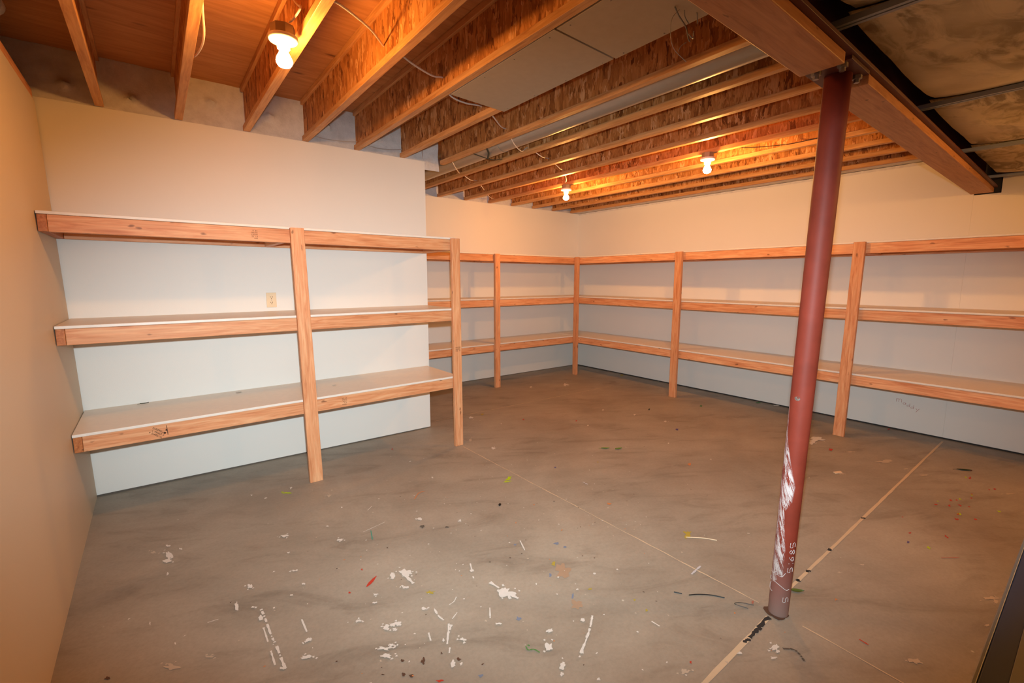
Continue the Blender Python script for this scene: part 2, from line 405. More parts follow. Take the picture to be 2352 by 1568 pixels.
def steel_col_mat():
    t = NT('red_oxide_steel', .58, .2)
    tc = t.n('ShaderNodeTexCoord'); v = tc.outputs['Object']
    sx = t.n('ShaderNodeSeparateXYZ'); t.l(v, sx.inputs[0])
    ang = t.math('ARCTAN2', t.math('MULTIPLY', sx.outputs[1], -1), t.math('MULTIPLY', sx.outputs[0], -1))  # 0 toward -x, positive toward -y
    n1 = t.noise(v, 6, 5); base = t.ramp(n1, [(.3, lin((110,42,28))), (.6, lin((128,50,35))), (.8, lin((136,62,46)))])
    # diagonal scraped streaks on the face toward the room, low on the post
    sx_ = t.math('MULTIPLY', ang, .0418)
    p_ = t.math('ADD', t.math('MULTIPLY', sx_, .90), t.math('MULTIPLY', sx.outputs[2], .36))
    q_ = t.math('SUBTRACT', t.math('MULTIPLY', sx.outputs[2], .90), t.math('MULTIPLY', sx_, .36))
    def sn(a, b, det):
        cb = t.n('ShaderNodeCombineXYZ'); t.l(t.math('MULTIPLY', p_, a), cb.inputs[0]); t.l(t.math('MULTIPLY', q_, b), cb.inputs[1])
        return t.noise(cb.outputs[0], 1.0, det, .7, .4)
    streak = sn(150, 16, 6); patch = sn(42, 11, 3); grit = sn(500, 260, 2)
    g = (lambda v: (v, v, v))
    bound = t.ramp(sx.outputs[2], [(.13, g(.1)), (.19, g(.73)), (.31, g(.75)), (.41, g(.65)), (.48, g(.58)), (.53, g(.84)), (.60, g(.90)), (.74, g(.58)), (.82, g(.33)), (.93, g(.19)), (1.06, g(0.0))])
    edge = t.math('SUBTRACT', t.math('ADD', t.math('MULTIPLY', bound, 2.4), -1.2), ang)
    win = t.ramp(edge, [(0.0, g(0)), (.16, g(1))])
    m = t.math('ADD', t.math('ADD', t.math('MULTIPLY', streak, .55), t.math('MULTIPLY', patch, .35)), t.math('MULTIPLY', grit, .22))
    mask = t.math('MULTIPLY', t.ramp(m, [(.525, g(0)), (.60, g(1))]), win)
    c = t.mix(base, lin((206,196,192)), t.math('MULTIPLY', mask, .85))
    low = t.ramp(sx.outputs[2], [(0, (1,1,1)), (.10, (.6,.6,.6)), (.30, (0,0,0))])
    c = t.mix(c, lin((140,122,112)), t.math('MULTIPLY', low, .75))
    hi = t.ramp(sx.outputs[2], [(.5, (1,1,1)), (1.0, (.88,.88,.92))])
    c = t.mix(c, hi, 1.0, 'MULTIPLY')
    t.color(c); t.bump(n1, .05, .001); return t.m
M['red_steel'] = steel_col_mat()
M['beam_steel'] = flat('dark_red_steel', lin((84,42,34)), .5, .4)
M['bolt'] = flat('zinc_bolt', lin((150,140,132)), .4, .5, .8)
M['galv'] = flat('galvanised_sheet', lin((178,170,156)), .36, .5, .45)
M['galv_dull'] = flat('galvanised_channel', lin((146,152,162)), .5, .4, .2)
M['fibre'] = flat('grey_fibre_panel', lin((176,160,140)), .8, .15)
M['cable'] = flat('white_cable_jacket', lin((226,214,204)), .45, .4)
M['wire'] = flat('thin_grey_wire', lin((176,170,164)), .4, .5)
M['wire_grey'] = flat('grey_wire', lin((120,116,112)), .4, .5)
M['dark_wire'] = flat('dark_wire', lin((60,52,46)), .5, .4)
M['strap'] = flat('black_strap', lin((58,66,62)), .6, .3)
M['almond'] = flat('almond_plastic', lin((232,204,166)), .35, .4)
M['slot'] = flat('slot_brown', lin((92,62,40)), .6, .2)
M['porcelain'] = flat('porcelain_white', lin((236,232,226)), .3, .5)
M['steel_box'] = flat('grey_steel_box', lin((140,128,118)), .45, .5, .5)
M['stamp'] = flat('stamp_ink', lin((66,44,34)), .8, .1)
M['stamp_faint'] = flat('faint_stamp_ink', lin((132,84,54)), .8, .1)
M['chalk'] = flat('chalk', lin((214,206,202)), .9, .05)
M['red_pencil'] = flat('red_pencil', lin((186,104,92)), .9, .05)
M['leaf'] = flat('green_leaf', lin((84,94,40)), .5, .3)
M['leaf_dark'] = flat('dark_green_leaf', lin((40,52,26)), .6, .3)
M['leaf_fresh'] = flat('fresh_green_leaf', lin((96,124,48)), .5, .3)
M['chip'] = flat('pale_wood_chip', lin((226,196,160)), .6, .2)
M['black'] = flat('black_bit', lin((24,22,22)), .5, .3)
M['slate'] = flat('slate_laminate', lin((44,54,74)), .5, .3)
M['trim_grey'] = flat('grey_edge_trim', lin((120,120,116)), .4, .5, .3)
M['pale_pipe'] = flat('pale_plastic', lin((205,198,186)), .4, .4)
for k, c in dict(w=(214,205,194), c=(188,168,146), r=(186,60,42), o=(200,128,78), y=(172,150,62), b=(118,126,144), n=(84,70,128), d=(92,66,52), k=(96,86,76), p=(166,136,110), g=(86,128,72), t=(84,140,120), l=(196,190,190), e=(166,104,86), lime=(178,200,24), f=(206,180,148)).items():
    M['paint_'+k] = flat('paint_'+k, lin(c), .6, .25)

def stained_mat():
    t = NT('stained_insulation_facing', .9, .1); v = t.coords()
    g = t.noise(v, 2.0, 5, .6, .5)
    c = t.ramp(g, [(.3, lin((182,164,130))), (.55, lin((206,190,158))), (.8, lin((216,203,176)))])
    st = t.n('ShaderNodeMapping'); st.inputs['Scale'].default_value = (1.0, 2.2, 1); st.inputs['Rotation'].default_value = (0,0,.6); t.l(v, st.inputs['Vector'])
    s = t.noise(st.outputs[0], 4.2, 6, .62, 1.6)
    big = t.ramp(t.noise(v, 1.3, 2), [(.36, (0,0,0)), (.50, (1,1,1))])
    mk = t.math('MULTIPLY', t.ramp(s, [(.44, (0,0,0)), (.60, (1,1,1))]), big)
    c = t.mix(c, lin((84,68,46)), t.math('MULTIPLY', mk, .6))
    t.color(c); t.bump(g, .5, .02); return t.m
M['stained'] = stained_mat()

def emit(name, c, s):
    m = bpy.data.materials.new(name); m.use_nodes = True; t = m.node_tree
    t.nodes.remove(t.nodes['Principled BSDF'])
    e = t.nodes.new('ShaderNodeEmission'); e.inputs[0].default_value = c; e.inputs[1].default_value = s
    t.links.new(e.outputs[0], t.nodes['Material Output'].inputs[0]); return m
BULB_C = (1.0, .45, .105, 1)
M['bulb_near'] = emit('lit_bulb_near', BULB_C, BULB_1)
M['bulb_low'] = emit('lit_bulb_low', BULB_C, BULB_3)
M['bulb_far'] = emit('lit_bulb_far', BULB_C, BULB_2)

# ------------------------------------------------------------------ helpers
def obj(name, bm, mat, parent=None, loc=None, smooth=False, label=None, kind=None):
    bmesh.ops.recalc_face_normals(bm, faces=bm.faces[:])
    me = bpy.data.meshes.new(name)
    if loc is not None: bmesh.ops.translate(bm, verts=bm.verts[:], vec=-Vector(loc))
    elif parent is not None:
        w = Vector((0,0,0)); p = parent
        while p is not None: w += p.location; p = p.parent
        bmesh.ops.translate(bm, verts=bm.verts[:], vec=-w)
    bm.to_mesh(me); bm.free()
    if smooth:
        for p in me.polygons: p.use_smooth = True
    me.materials.append(M[mat] if isinstance(mat, str) else mat)
    o = bpy.data.objects.new(name, me); COL.objects.link(o)
    if parent is not None: o.parent = parent
    if loc is not None: o.location = loc
    if label: o['label'] = label
    if kind: o['kind'] = kind
    return o
def thing(name, label, cat, loc, group=None):
    o = bpy.data.objects.new(name, None); COL.objects.link(o); o.location = loc
    o.empty_display_size = .1
    o['label'] = label; o['category'] = cat; o['kind'] = 'thing'
    if group: o['group'] = group
    return o
def tag(o, label, cat, group=None):
    o['label'] = label; o['category'] = cat; o['kind'] = 'thing'
    if group: o['group'] = group
    return o
def struct(name, bm, mat, loc=None, smooth=False):
    o = obj(name, bm, mat, None, loc, smooth); o['kind'] = 'structure'; return o

def add_hexa(bm, p):            # 8 points: bottom 4 (ccw) then top 4
    v = [bm.verts.new(q) for q in p]
    for f in ((0,3,2,1),(4,5,6,7),(0,1,5,4),(1,2,6,5),(2,3,7,6),(3,0,4,7)): bm.faces.new([v[i] for i in f])
    return v
def add_box(bm, x0, x1, y0, y1, z0, z1):
    return add_hexa(bm, [(x0,y0,z0),(x1,y0,z0),(x1,y1,z0),(x0,y1,z0),(x0,y0,z1),(x1,y0,z1),(x1,y1,z1),(x0,y1,z1)])
def box(x0, x1, y0, y1, z0, z1, bev=0.0):
    bm = bmesh.new(); add_box(bm, x0, x1, y0, y1, z0, z1)
    if bev: bmesh.ops.bevel(bm, geom=bm.edges[:], offset=bev, segments=2, affect='EDGES', profile=.5)
    return bm
def hexa(p, bev=0.0):
    bm = bmesh.new(); add_hexa(bm, p)
    if bev: bmesh.ops.bevel(bm, geom=bm.edges[:], offset=bev, segments=2, affect='EDGES', profile=.5)
    return bm
def rail_x(x0, x1, yf, depth, zt0, zt1, h, bev=.003):      # board along x, front at yf, top height sloping zt0 -> zt1
    return hexa([(x0,yf,zt0-h),(x1,yf,zt1-h),(x1,yf+depth,zt1-h),(x0,yf+depth,zt0-h),(x0,yf,zt0),(x1,yf,zt1),(x1,yf+depth,zt1),(x0,yf+depth,zt0)], bev)
def catmull(pts, n=8):
    P = [Vector(p) for p in pts]; P = [2*P[0]-P[1]] + P + [2*P[-1]-P[-2]]; out = []
    for i in range(1, len(P)-2):
        a, b, c, d = P[i-1:i+3]
        for k in range(n):
            t = k/n
            out.append(.5*((2*b)+(c-a)*t+(2*a-5*b+4*c-d)*t*t+(3*b-a-3*c+d)*t**3))
    out.append(P[-2]); return out
def add_tube(bm, pts, r, seg=8, smooth=6, flat_=1.0):
    P = catmull(pts, smooth) if smooth else [Vector(p) for p in pts]
    rings = []
    up = Vector((0,0,1))
    for i, p in enumerate(P):
        d = (P[min(i+1, len(P)-1)]-P[max(i-1, 0)])
        d = d.normalized() if d.length > 1e-9 else Vector((1,0,0))
        a = d.cross(up)
        if a.length < .05: a = d.cross(Vector((1,0,0)))
        a.normalize(); b = a.cross(d).normalized()
        rings.append([bm.verts.new(p + r*(math.cos(t)*a + flat_*math.sin(t)*b)) for t in [2*math.pi*k/seg for k in range(seg)]])
    for A, B in zip(rings, rings[1:]):
        for k in range(seg): bm.faces.new((A[k], A[(k+1)%seg], B[(k+1)%seg], B[k]))
    bm.faces.new(rings[0][::-1]); bm.faces.new(rings[-1])
def tube(pts, r, seg=8, smooth=6, flat_=1.0):
    bm = bmesh.new(); add_tube(bm, pts, r, seg, smooth, flat_); return bm
def lathe(prof, c, seg=24):
    bm = bmesh.new(); rings = []
    for r, z in prof:
        rings.append([bm.verts.new((c[0]+max(r,1e-4)*math.cos(2*math.pi*k/seg), c[1]+max(r,1e-4)*math.sin(2*math.pi*k/seg), c[2]+z)) for k in range(seg)])
    for A, B in zip(rings, rings[1:]):
        for k in range(seg): bm.faces.new((A[k], A[(k+1)%seg], B[(k+1)%seg], B[k]))
    bm.faces.new(rings[0][::-1]); bm.faces.new(rings[-1]); return bm
def ribbon(bm, pts, w, z, axis='z', rough=0.0):
    z = z+random.uniform(0, .0005)   # flat strip on floor
    P = [Vector((p[0], p[1], z)) for p in pts]
    L, R_ = [], []
    for i, p in enumerate(P):
        d = (P[min(i+1,len(P)-1)]-P[max(i-1,0)]).normalized(); n = Vector((-d.y, d.x, 0))
        ww = w*.5*(1+random.uniform(-rough, rough))
        L.append(bm.verts.new(p+n*ww)); R_.append(bm.verts.new(p-n*ww))
    for i in range(len(P)-1): bm.faces.new((L[i], R_[i], R_[i+1], L[i+1]))

# ------------------------------------------------------------------ camera
cam = bpy.data.cameras.new('camera'); co = bpy.data.objects.new('camera', cam); COL.objects.link(co)
cam.sensor_fit = 'HORIZONTAL'; cam.sensor_width = 36.0; cam.lens = 1064.85/2352*36.0; cam.clip_start = .02
r_ = Vector((0.7925, -0.60986967, 0.00165393)); u_ = Vector((0.07945023, 0.10593029, 0.99119445)); f_ = Vector((0.60467464, 0.78539019, -0.13240404))
mw = Matrix((r_, u_, -f_)).transposed().to_4x4(); mw.translation = Vector((.40721, -4.00223, 1.44907))
co.matrix_world = mw; scene.camera = co

# ------------------------------------------------------------------ constants
S = .4064; X1 = .209; ZT = 2.52; XC = 6.06; YB = 1.554; XS = 2.473; YN = -5.2; XL = -1.25
def jx(i): return X1 + S*(i-1) - .0012*(i-1)

# ------------------------------------------------------------------ setting
struct('floor', box(XL, 6.3, YN-.1, 1.8, -.06, 0), 'concrete')
FLOOR = bpy.data.objects['floor']
struct('ceiling', box(XL, 6.3, -3.4, 1.8, 2.826, 2.846), 'ply')
struct('ceiling_low', box(XL, 6.3, YN-.1, -3.39, 2.40, 2.42), 'dark_gap')
# far wall behind the long shelf: slightly out of square
struct('wall_back', hexa([(XL,.048,.010),(XS,0,.010),(XS,.12,.010),(XL,.168,.010),(XL,.048,ZT-.001),(XS,0,ZT-.001),(XS,.12,ZT-.001),(XL,.168,ZT-.001)]), 'wall_cream')
struct('wall_step', box(XS-.12, XS, .121, YB+.2, 0, ZT-.001), 'wall_cream')
struct('wall_rear', box(XS, 6.25, YB, YB+.12, .006, ZT-.003), 'wall_cream')
bm = box(XC, XC+.015, -3.16, YB, .016, ZT-.004)
add_box(bm, XC, XC+.015, YN, -3.1605, .016, 2.172); add_box(bm, XC, XC+.015, YN, -3.325, 2.172, 2.30)
struct('wall_right', bm, 'wall_cream')
struct('wall_right_backing', box(XC+.016, XC+.1, YN, YB, 0, 2.84), 'dark_gap')
# left wall leans a little
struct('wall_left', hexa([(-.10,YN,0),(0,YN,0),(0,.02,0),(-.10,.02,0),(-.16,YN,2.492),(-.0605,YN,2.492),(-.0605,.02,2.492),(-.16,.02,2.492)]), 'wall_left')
struct('trim_left', box(-.158, -.064, YN, .0, 2.493, 2.548, .002), 'pine_y')
struct('wall_outer', box(XL-.1, XL, YN, .02, 0, 2.84), 'dark_gap')
struct('wall_near', box(XL, 6.3, YN-.1, YN, 0, 2.84), 'wall_cream')
struct('trim_back', box(0.0, XS-.02, .02, .06, 0, .009), 'paint_k')

# rough white insulation in the joist ends over the walls
def rim(x0, x1, yf, z0, z1, tuck=0.0):
    bm = bmesh.new(); nx = max(2, int((x1-x0)/.022)); nz = 16
    g = []
    for j in range(nz+1):
        row = []
        for i in range(nx+1):
            x = x0+(x1-x0)*i/nx; z = z0+(z1-z0)*j/nz
            k = noise.fractal(Vector((x*9, z*9, 3.1)), 1.0, 2.0, 4)*.008
            bulge = 0.0
            for (cx, cz) in RIMB:
                d = math.hypot((x-cx)/.062, (z-cz)/.048)
                if d < 1: bulge = max(bulge, .055*(math.sin(math.pi*min(1, d*1.25+.25))**2 if d > .2 else .45)*(1+1.1*noise.noise(Vector((x*34, z*34, 0)))))
            lip = .012*math.exp(-((z-z0)/.05)**2)
            row.append(bm.verts.new((x, yf - max(-.01, k) - bulge - lip, z)))
        g.append(row)
    for j in range(nz):
        for i in range(nx): bm.faces.new((g[j][i], g[j][i+1], g[j+1][i+1], g[j+1][i]))
    return bm
RIMB = [(.075,2.615),(.40,2.60),(.84,2.685),(1.21,2.665),(1.62,2.66),(2.05,2.655),(2.45,2.65)]
RIMB2 = RIMB
def joinbm(a, b):
    me = bpy.data.meshes.new('tmp'); b.to_mesh(me); b.free(); a.from_mesh(me); bpy.data.meshes.remove(me); return a
bm = rim(XL, XS-.002, .045, ZT, 2.825)
struct('wall_rim_back', bm, 'insul', smooth=True)
RIMB = []
bm = rim(XS, jx(7)-.004, .040, 2.455, 2.825)
struct('wall_rim_corner', bm, 'insul', smooth=True)
struct('wall_rim_rear', rim(2.66, XC, YB+.045, ZT-.002, 2.825), 'insul', smooth=True)
bm = rim(5.945, XC+.01, 0, 0, 1) if False else box(5.94, XC+.012, -3.2, YB+.03, 2.5215, 2.60)
struct('wall_rim_right', bm, 'insul')
# grey ragged joint strip along the top of the right wall
bm = bmesh.new(); N = 90; a_, b_ = [], []
for i in range(N+1):
    y = -3.14 + (YB-.02+3.14)*i/N
    w1 = .003*noise.noise(Vector((y*9,0,0))); w2 = .006*noise.noise(Vector((y*6,4,0)))
    a_.append(bm.verts.new((XC-.002, y, 2.492+w2))); b_.append(bm.verts.new((XC-.002, y, ZT-.003+w1)))
for i in range(N): bm.faces.new((a_[i], a_[i+1], b_[i+1], b_[i]))
struct('trim_right', bm, 'insul')

# floor joints and paint, lying flat on the slab
def flpart(name, bm, mat): 
    o = obj(name, bm, mat, FLOOR); o['kind'] = 'stuff'; return o
def wig(p0, p1, n=40, a=.002):
    return [(p0[0]+(p1[0]-p0[0])*k/n + a*noise.noise(Vector((k*.7,p0[0],0))), p0[1]+(p1[1]-p0[1])*k/n + a*noise.noise(Vector((k*.7,p0[1],9)))) for k in range(n+1)]
bm = bmesh.new()
ribbon(bm, wig((2.535,-3.205),(5.97,-3.178)), .016, .0012, rough=.18)
ribbon(bm, wig((.9,-3.262),(2.41,-3.228), 20), .019, .0012, rough=.15)
flpart('joint_filler', bm, 'paint_f')
bm = bmesh.new()
ribbon(bm, wig((2.447,-.66),(2.468,-3.16), 60, .004), .006, .0012, rough=.5)
ribbon(bm, wig((2.468,-3.34),(2.40,-4.6), 20, .006), .009, .0012, rough=.5)
ribbon(bm, wig((2.6,.155),(5.3,.11), 60, .006), .005, .0012, rough=.6)
flpart('joint_line', bm, 'paint_f')
bm = bmesh.new()
for x, w in ((2.36,.05),(2.30,.02),(2.26,.035),(2.2,.018),(2.9,.012),(3.2,.014),(3.75,.012),(2.78,.01)):
    y = -3.262 + (x-.9)*.0215 if x < 2.42 else -3.205+(x-2.535)*.008
    P = [(x-w+2*w*k/5, y+random.uniform(-.006,.006)) for k in range(6)]
    ribbon(bm, P, .013, .0018, rough=.5)
flpart('joint_gap', bm, 'dark_gap')

def blob(bm, c, a, b, z, rough=.6):
    n = 22; z = z+random.uniform(0, .0005); c = Vector((c[0], c[1], z)); a = Vector((a[0],a[1],0)); b = Vector((b[0],b[1],0))
    s = random.uniform(0, 50); vs = []
    for k in range(n):
        t = 2*math.pi*k/n
        q = 1 + rough*1.6*noise.noise(Vector((math.cos(t)*1.6+s, math.sin(t)*1.6, s))) + rough*.6*noise.noise(Vector((math.cos(t)*5, math.sin(t)*5, s)))
        vs.append(bm.verts.new(c + (a*math.cos(t)+b*math.sin(t))*max(.25, q)))
    cv = bm.verts.new(c)
    for k in range(n): bm.faces.new((cv, vs[k], vs[(k+1)%n]))
bms = {}
def B(k):
    if k not in bms: bms[k] = bmesh.new()
    return bms[k]
ZK = {k: .0014+.0002*i for i, k in enumerate('pcbykdenotgrlw')}
for c, a, b, k in BLOBS:
    sc_ = .8 if k in 'wc' else .75
    a = (a[0]*sc_, a[1]*sc_); b = (b[0]*sc_, b[1]*sc_)
    blob(B(k), c, a, b, ZK[k])
    if k in 'wc' and math.hypot(*a) > .012:
        for _ in range(3):
            t = random.uniform(0, 6.28); q = random.uniform(1.3, 2.4)
            cc = (c[0]+a[0]*math.cos(t)*q+b[0]*math.sin(t)*q, c[1]+a[1]*math.cos(t)*q+b[1]*math.sin(t)*q)
            blob(B(k), cc, (.004,0), (0,.004), ZK[k])
for pts, w, k in STROKES:
    P = catmull([(p[0],p[1],0) for p in pts], 8)
    if w >= .007:          # broken, dabbed strokes
        run = []
        for p in P:
            if random.random() < .10 and len(run) > 1:
                ribbon(B(k), run, w, ZK[k], rough=.5); run = []
            run.append((p.x, p.y))
        if len(run) > 1: ribbon(B(k), run, w, ZK[k], rough=.5)
    else: ribbon(B(k), [(p.x, p.y) for p in P], w, ZK[k], rough=.35)
# fine speckle over the work area
for k, n in (('w', 150), ('d', 40), ('o', 24), ('c', 60)):
    for _ in range(n):
        c = (random.gauss(1.75, .75), random.gauss(-2.2, .6))
        if c[0] < .1 or c[1] > .8 or c[0] > 5: continue
        s = random.uniform(.0015, .0045); blob(B(k), c, (s,0), (0,s*random.uniform(.5,1.4)), ZK[k])
# red and lime crumbs by the right wall
for _ in range(26):
    c = (random.gauss(4.55,.42), random.gauss(-3.52,.07)); s = random.uniform(.006,.014)
    blob(B('r' if random.random() < .66 else 'lime'), c, (s,.3*s), (-.2*s,s*.45), .0015, .8)
for c, a, b in (((1.017,-.68),(.022,-.012),(-.008,.016)), ((1.035,-.70),(.012,-.006),(0,.012)), ((2.325,-1.455),(.03,-.006),(-.004,.010)), ((2.365,-1.42),(.035,.02),(-.006,.012)), ((1.0,-.655),(.01,0),(0,.008))):
    blob(B('lime'), c, a, b, .0015, .7)
blob(B('r'), (1.131,-1.951), (.034,.024), (-.004,.007), .0016, .2)
NM = dict(w='white_paint_marks', c='tan_paint_marks', r='red_paint_marks', o='orange_paint_marks', y='yellow_paint_marks', b='blue_paint_marks', n='violet_paint_marks', d='brown_stain_marks', k='dark_stain_marks', p='peach_chalk_marks', g='green_paint_marks', t='teal_paint_marks', l='grey_scratch_marks', e='rust_marks', lime='lime_paint_marks')
for k, b in bms.items(): flpart(NM[k], b, 'paint_'+k)

# ------------------------------------------------------------------ I-joists
ORD = ['first','second','third','fourth','fifth','sixth','seventh','eighth','ninth','tenth','eleventh','twelfth','thirteenth','fourteenth','fifteenth']
NOTE = {1:'short dark bay beside the left wall', 2:'loop of white cable on its side', 3:'lamp box fixed to its side', 4:'web brightly lit by the nearest bulb', 5:'grey panel starting at its edge', 6:'lower flange half covered by the grey panel', 7:'round duct running along its far side', 8:'first just past the round duct', 9:'second past the round duct', 10:'thin cables poking from its web', 11:'two lit bulbs hanging under it', 12:'glowing from the bulbs beside it', 13:'third in from the right wall', 14:'next to the last by the right wall', 15:'last one along the right wall top'}
for i in range(1, 16):
    x = jx(i); y1 = .012 if i <= 7 else YB+.012; y0 = -3.33
    t = thing('ceiling_joist', 'wooden I-joist, %s from the left wall, %s' % (ORD[i-1], NOTE[i]), 'ceiling joist', (x+.022, y1, ZT), 'wooden ceiling joists')
    fw = .0445; sk = -.012 if i <= 7 else -.006        # slight skew toward the beam
    def bar(xa, xb, z0, z1, bev):
        return hexa([(xa+sk,y0,z0),(xb+sk,y0,z0),(xb,y1,z0),(xa,y1,z0),(xa+sk,y0,z1),(xb+sk,y0,z1),(xb,y1,z1),(xa,y1,z1)], bev)
    obj('bottom_flange', bar(x, x+fw, ZT, ZT+.036, .002), 'flange', t)
    obj('web', bar(x+.0175, x+.027, ZT+.0355, 2.789, 0), 'osb', t)
    obj('top_flange', bar(x, x+fw, 2.788, 2.8245, .002), 'flange', t)

# grey panels closing the fifth joist bay from below
for nm, ya, yb, lab in (('first', -2.395, -1.50, 'grey fibre panel under the fifth joist bay, end nearer the long shelf'), ('second', -3.19, -2.405, 'grey fibre panel under the fifth joist bay, beside the steel beam')):
    bm = hexa([(1.872,ya,2.5205),(2.262,ya,2.506),(2.268,yb,2.506),(1.877,yb,2.5205),(1.872,ya,2.5325),(2.262,ya,2.5185),(2.268,yb,2.5185),(1.877,yb,2.5325)], .001)
    p = obj('ceiling_board', bm, 'fibre'); tag(p, lab, 'ceiling panel', 'grey panels under a joist bay')
    for x, zf in ((1.90, 2.5195), (2.25, 2.506)):
        for k in range(4):
            bm = bmesh.new(); y = ya+.06+(yb-ya-.12)*k/3; bmesh.ops.create_icosphere(bm, subdivisions=1, radius=.004, matrix=Matrix.Translation((x,y,zf)))
            obj('fastener', bm, 'bolt', p)
# round duct
t = thing('round_duct', 'round galvanised sheet metal duct running between two ceiling joists', 'duct', (2.875, -1, 2.61))
def duct(y0, y1, r):
    bm = bmesh.new(); n = 32; A = []
    for y in (y0, y1): A.append([bm.verts.new((2.875+.02*(y+3.3)/4.8+r*math.cos(2*math.pi*k/n), y, 2.612+r*math.sin(2*math.pi*k/n))) for k in range(n)])
    for k in range(n): bm.faces.new((A[0][k], A[0][(k+1)%n], A[1][(k+1)%n], A[1][k]))
    return bm
obj('pipe', duct(-3.3, -.62, .076), 'galv', t, smooth=True)
obj('pipe', duct(-.66, 1.5, .0775), 'galv', t, smooth=True)
bm = bmesh.new()
for q in range(24):
    a = 2*math.pi*q/24; b = 2*math.pi*(q+1)/24; c = 2.875+.02*2.66/4.8
    add_hexa(bm, [(c+rr*math.cos(tt), yy, 2.612+rr*math.sin(tt)) for yy in (-.665,-.645) for rr, tt in ((.0772,a),(.0795,a),(.0795,b),(.0772,b))])
obj('collar', bm, 'galv', t)
tag(obj('hanger_strap', tube([(2.72,-.44,2.538),(2.80,-.44,2.528),(2.875,-.435,2.520),(2.95,-.43,2.523),(3.045,-.42,2.545)], .011, 6, 6, .25), 'strap'), 'black plastic strap holding up the round metal duct', 'strap')
bpy.data.objects['hanger_strap'].data.materials[0] = M['strap']
bm = tube([(2.74,-.62,2.545),(2.80,-.56,2.53),(2.86,-.46,2.518)], .009, 6, 6, .3)
obj('strap_tail', bm, 'strap', bpy.data.objects['hanger_strap'])

# ------------------------------------------------------------------ steel beam, column, planks, low ceiling
def by(x): return -3.280+.0195*(x-2.5)
def along(x0, x1, ya, yb, z0, z1, bev=0.0):
    return hexa([(x0,by(x0)+ya,z0),(x1,by(x1)+ya,z0),(x1,by(x1)+yb,z0),(x0,by(x0)+yb,z0),(x0,by(x0)+ya,z1),(x1,by(x1)+ya,z1),(x1,by(x1)+yb,z1),(x0,by(x0)+yb,z1)], bev)
t = thing('steel_beam', 'dark red steel I-beam spanning the ceiling on top of the red post', 'beam', (2.5, -3.28, 2.218))
XE = 6.056
obj('bottom_flange', along(-.045, XE, -.09, .09, 2.218, 2.232, .001), 'beam_steel', t)
obj('web', along(-.045, XE, -.005, .005, 2.232, 2.505), 'beam_steel', t)
obj('top_flange', along(-.045, XE, -.09, .09, 2.505, 2.519, .001), 'beam_steel', t)
for x0, x1, lab in ((-.04, 2.336, 'wide bare plank under the steel beam, ending at the near side of the red post'), (2.598, 6.05, 'wide bare plank under the steel beam, running from the red post to the right wall')):
    o = obj('ceiling_plank', along(x0, x1, -.070, .070, 2.18, 2.2175, .003), 'plank'); tag(o, lab, 'plank', 'planks bolted under the beam')
cx0, cy0, cx1, cy1 = 2.4756, -3.2388, 2.4995, -3.280
t = thing('steel_post', 'round red steel support post with scraped white marks near the floor', 'post', (cx0, cy0, 0))
bm = bmesh.new(); n = 48; rings = []
zs = [0,.006,.02,.05,.1,.2,.4,.8,1.2,1.6,2.0,2.204]
for z in zs:
    q = z/2.2; rr = .0393+.0057*q
    rings.append([bm.verts.new((cx0+(cx1-cx0)*q+rr*math.cos(2*math.pi*k/n), cy0+(cy1-cy0)*q+rr*math.sin(2*math.pi*k/n), z)) for k in range(n)])
for A, Bq in zip(rings, rings[1:]):
    for k in range(n): bm.faces.new((A[k], A[(k+1)%n], Bq[(k+1)%n], Bq[k]))
bm.faces.new(rings[0][::-1]); bm.faces.new(rings[-1])
obj('shaft', bm, 'red_steel', t, smooth=True)
obj('cap_plate', along(2.375, 2.575, -.078, .078, 2.2045, 2.2175, .001), 'beam_steel', t)
for bx_, by_ in ((2.552, -.045), (2.40, .04), (2.395, -.045), (2.555, .045)):
    x = bx_; y = by(x)+by_
    obj('bolt', lathe([(.010,-.026),(.010,-.014),(.017,-.013),(.017,0)], (x,y,2.2045), 6), 'bolt', t)
# rust ring at the foot
bm = bmesh.new(); blob(bm, (cx0-.008, cy0+.002), (.048,0), (0,.046), .0022, .15); 
bm2 = bmesh.new(); blob(bm2, (cx0-.040, cy0-.012), (.016,.0), (0,.022), .0026, .4)
o = obj('floor_ring', joinbm(bm, bm2), 'paint_d', FLOOR); o['kind'] = 'stuff'
# chalk digits running up the post
GL = {'5': [[(1,1),(0,1),(0,.55),(.6,.58),(1,.35),(.8,.05),(0,0)]], '1': [[(.5,0),(.5,1)]], '6': [[(.9,1),(.2,.6),(0,.25),(.4,0),(.9,.2),(.7,.5),(.1,.35)]], '8': [[(.5,.5),(.1,.75),(.5,1),(.9,.75),(.5,.5),(0,.22),(.5,0),(1,.22),(.5,.5)]],
      'm': [[(0,0),(0,.9)],[(0,.6),(.25,.9),(.45,.7),(.45,0)],[(.45,.6),(.7,.9),(.95,.7),(1,0)]], 'a': [[(.9,.8),(.4,.95),(0,.5),(.3,.05),(.8,.3),(.9,.8),(1,0)]], 'd': [[(.85,.55),(.4,.75),(0,.35),(.4,0),(.85,.3)],[(.9,1.6),(.85,.0)]], 'y': [[(0,.9),(.45,.2)],[(1,.9),(.1,-.7)]]}
def on_post(a, z, up=.0003):
    q = z/2.2; rr = .0393+.0057*q+up; return (cx0+(cx1-cx0)*q+rr*math.cos(a), cy0+(cy1-cy0)*q+rr*math.sin(a), z)
A0 = math.radians(243)
